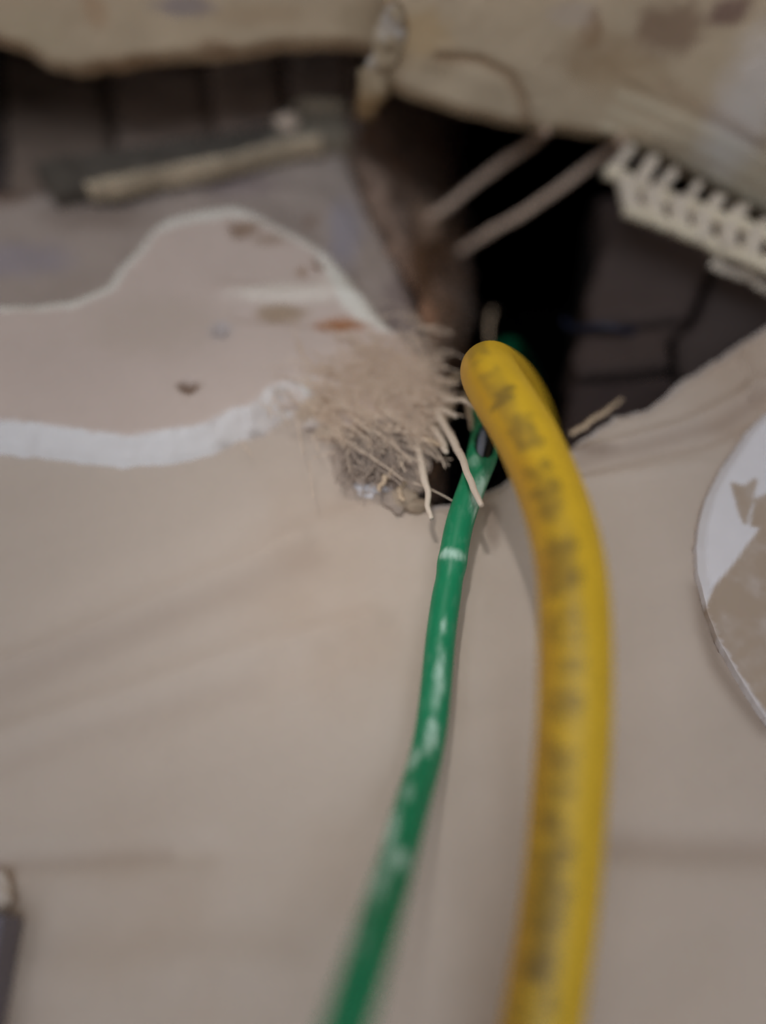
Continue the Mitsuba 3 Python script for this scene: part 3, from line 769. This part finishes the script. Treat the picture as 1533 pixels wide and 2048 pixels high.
q = np.stack([quad_i * GRING + quad_k, quad_i * GRING + k2, (quad_i + 1) * GRING + k2, (quad_i + 1) * GRING + quad_k], -1).reshape(-1, 4)
keep = q[~gone]
N0 = len(ov)
faces = [keep[:, [0, 1, 2]], keep[:, [0, 2, 3]], keep[:, [0, 2, 1]] + N0, keep[:, [0, 3, 2]] + N0]
e = np.vstack([keep[:, [0, 1]], keep[:, [1, 2]], keep[:, [2, 3]], keep[:, [3, 0]]])
ek = np.sort(e, 1)
_, first, cnt = np.unique(ek, axis=0, return_index=True, return_counts=True)
rim = e[first[cnt == 1]]
faces += [np.c_[rim[:, 0], rim[:, 1], rim[:, 1] + N0][:, ::-1], np.c_[rim[:, 0], rim[:, 1] + N0, rim[:, 0] + N0][:, ::-1]]
col = np.tile(A(2, 108, 72, 0.66), (N0, 1)) * (1 + 0.15 * (fbm(ov * 250, 3, 171) - 0.5))[:, None]
GW = np.repeat(grow[:, None], GRING, 1).ravel()
GX = gx.ravel()
chalk = fbm(np.c_[ov[:, 0] * 1300, ov[:, 1] * 1300, ov[:, 2] * 330], 4, 172)
worn = np.zeros(N0)
for row, hr, x0, hx, k in ((985, 38, 0.6, 0.6, .95), (1018, 30, 0.95, .25, .8), (1118, 14, -0.1, 1.1, .75), (1262, 26, 0.1, .3, .6), (1375, 90, 0.15, .5, .6), (1490, 45, 0.1, .6, .85), (1545, 30, -0.7, .5, .7), (1615, 24, -0.5, .4, .7), (1690, 60, -0.8, .5, .7),
                           (1745, 26, 0.0, .8, .8), (1800, 60, -0.6, .5, .7), (1900, 60, -0.6, .4, .4), (940, 16, -0.5, .8, .5)):
    worn = np.maximum(worn, k * np.exp(-((GW - row) / hr) ** 2 - ((GX - x0) / hx) ** 2))
dust = smooth(0.15, 0.85, worn * (0.2 + 1.6 * chalk)) + 0.06 * smooth(0.5, 0.75, chalk)
col = blend(col, A(158, 190, 176), 0.9 * dust)
col = np.clip(np.vstack([col, np.tile(A(0, 60, 44), (N0, 1))]), 0.003, 0.85)
add('green_cable', (np.vstack([ov, iv]), np.vstack(faces)), 'mat_cable', col, label='thin green cable with chalky scuffs running down from the hole', category='cable')
sel = (grow > 840) & (grow < 965)
off = u_[sel] * np.cos(gface[sel])[:, None] + b_[sel] * np.sin(gface[sel])[:, None]
latv = np.cross(t_[sel], off)
latv *= np.sign((latv @ RIGHT).mean())
add('green_cable__inner_wire_and_gap', tube(gpth[sel] + off * GR * 0.25 - latv * GR * 0.25, GR * 0.36, 14), plain('wire_grey', A(120, 130, 150), 0.4), label='grey blue wire showing through the split sheath')
add('green_cable__inner_wire_and_gap', tube(gpth[sel] + off * GR * 0.0 + latv * GR * 0.42, GR * 0.32, 14), plain('gap_black', (0.012, 0.012, 0.012), 0.4), label='black core added for the dark gap in the split sheath')  # dark stand-in for the shaded gap, added beside the grey wire

# a thin dark blue wire in the shade by the cracked masonry
strand('blue_wire', [W(1130, 640, .020), W(1172, 655, .012), W(1205, 652, .0095), W(1240, 658, .0100), W(1262, 650, .018)], 0.0008, plain('wire_blue', (0.015, 0.021, 0.05), 0.4), 30, 0.0002, 9, 0.0,
       label='short dark blue wire in front of the cracked grey masonry', category='wire')

# ------------------------------------------------------------------ grey box cut off by the left border, putty above it
bl = W(16, 1822, -0.009)
box = trimesh.creation.box(extents=[0.06, 0.010, 0.085])
box = box.subdivide().subdivide().subdivide()
bv = np.array(box.vertices)
half, r = np.array([0.03, 0.005, 0.0425]), 0.0016
core = np.clip(bv, -(half - r), half - r)
dv = bv - core
ln = np.linalg.norm(dv, axis=1, keepdims=True)
bv = core + np.where(ln > 0, dv / np.maximum(ln, 1e-9) * r, 0)
bv = bv + [bl[0] - 0.03, -0.005, bl[2] - 0.0425]
add('socket_box', (bv, np.array(box.faces)), plain('box_grey', A(92, 88, 98), 0.5), sm=False, label='dark grey box on the wall cut off by the left border', category='box')
cm = lump(W(-18, 1796, -0.002), 0.0029, 77, (1.2, 0.6, 1.4))
add('putty_dab', cm, 'mat_plaster', const(cm, A(190, 180, 172), 0.1), label='small whitish putty dab above the grey box at the left border', category='putty')

# ------------------------------------------------------------------ added window behind the camera, its glowing panes the broad soft light
white_m = plain('window_paint', (0.75, 0.74, 0.72), 0.5)
fr = [bx([wx0, Y0 - 0.06, wz0], [wx0 + 0.05, Y0 - 0.01, wz1]), bx([wx1 - 0.05, Y0 - 0.06, wz0], [wx1, Y0 - 0.01, wz1]), bx([wx0 + 0.05, Y0 - 0.06, wz0], [wx1 - 0.05, Y0 - 0.01, wz0 + 0.05]), bx([wx0 + 0.05, Y0 - 0.06, wz1 - 0.05], [wx1 - 0.05, Y0 - 0.01, wz1]),
      bx([(wx0 + wx1) / 2 - 0.025, Y0 - 0.06, wz0 + 0.05], [(wx0 + wx1) / 2 + 0.025, Y0 - 0.01, wz1 - 0.05])]
add('added_window_1', trimesh.util.concatenate(fr), white_m, sm=False, kind='structure', label='white framed window with glowing panes, added unseen as the soft light')
for a_, b_x in ((wx0 + 0.05, (wx0 + wx1) / 2 - 0.025), ((wx0 + wx1) / 2 + 0.025, wx1 - 0.05)):
    k_ = number('added_window_1__pane')
    yq = Y0 - 0.035
    qv = np.array([[a_, yq, wz0 + 0.05], [b_x, yq, wz0 + 0.05], [b_x, yq, wz1 - 0.05], [a_, yq, wz1 - 0.05]])
    scene[k_] = mikit.ply((qv, np.array([[0, 2, 1], [0, 3, 2]])), white_m, emitter={'type': 'area', 'radiance': {'type': 'rgb', 'value': list(PANE_GLOW)}})

# tubular light added behind the camera so the wall fades away from its middle
u_s = np.array(SPOT_DIR) / np.linalg.norm(SPOT_DIR)
mouth, tail = np.array(SPOT_AT) + u_s * 0.47, np.array(SPOT_AT) + u_s * 0.75
ex = np.cross(u_s, [0, 0, 1.0]); ex /= np.linalg.norm(ex)
basis = np.stack([ex, np.cross(u_s, ex), u_s], 1)
prof = [[0.015, 0.0], [0.036, 0.0], [0.038, 0.004], [0.038, 0.285], [0.034, 0.292], [0.0, 0.292]]
inner = [[0.0, 0.284], [0.032, 0.284], [0.033, 0.006], [0.015, 0.004]]
tubem = trimesh.creation.revolve(np.array(prof + inner + [prof[0]]), sections=48)
added_lamp_m = plain('added_lamp_black', (0.02, 0.02, 0.02), 0.7)
add('added_spotlight__housing', (np.asarray(tubem.vertices) @ basis.T + mouth, np.array(tubem.faces)), added_lamp_m, sm=False)
a_ = np.arange(32) / 32 * 2 * np.pi
disc = np.vstack([np.c_[0.03 * np.cos(a_), 0.03 * np.sin(a_), np.full(32, 0.280)], [[0, 0, 0.280]]]) @ basis.T + mouth
df = np.array([[32, (k + 1) % 32, k] for k in range(32)])
if np.cross(disc[df[0, 1]] - disc[df[0, 0]], disc[df[0, 2]] - disc[df[0, 0]]) @ u_s > 0:
    df = df[:, ::-1]
scene['added_spotlight__bulb'] = mikit.ply((disc, df), white_m, emitter={'type': 'area', 'radiance': {'type': 'rgb', 'value': list(SPOT_RAD)}})
mid = mouth + u_s * 0.2
add('added_spotlight__stem', tube(np.linspace([mid[0], mid[1], mid[2] + 0.034], [mid[0], mid[1], CEIL], 6), 0.006, 12), added_lamp_m)
tag('added_spotlight', 'black tubular light on a short stem, added unseen to brighten the middle of the wall', 'lamp')
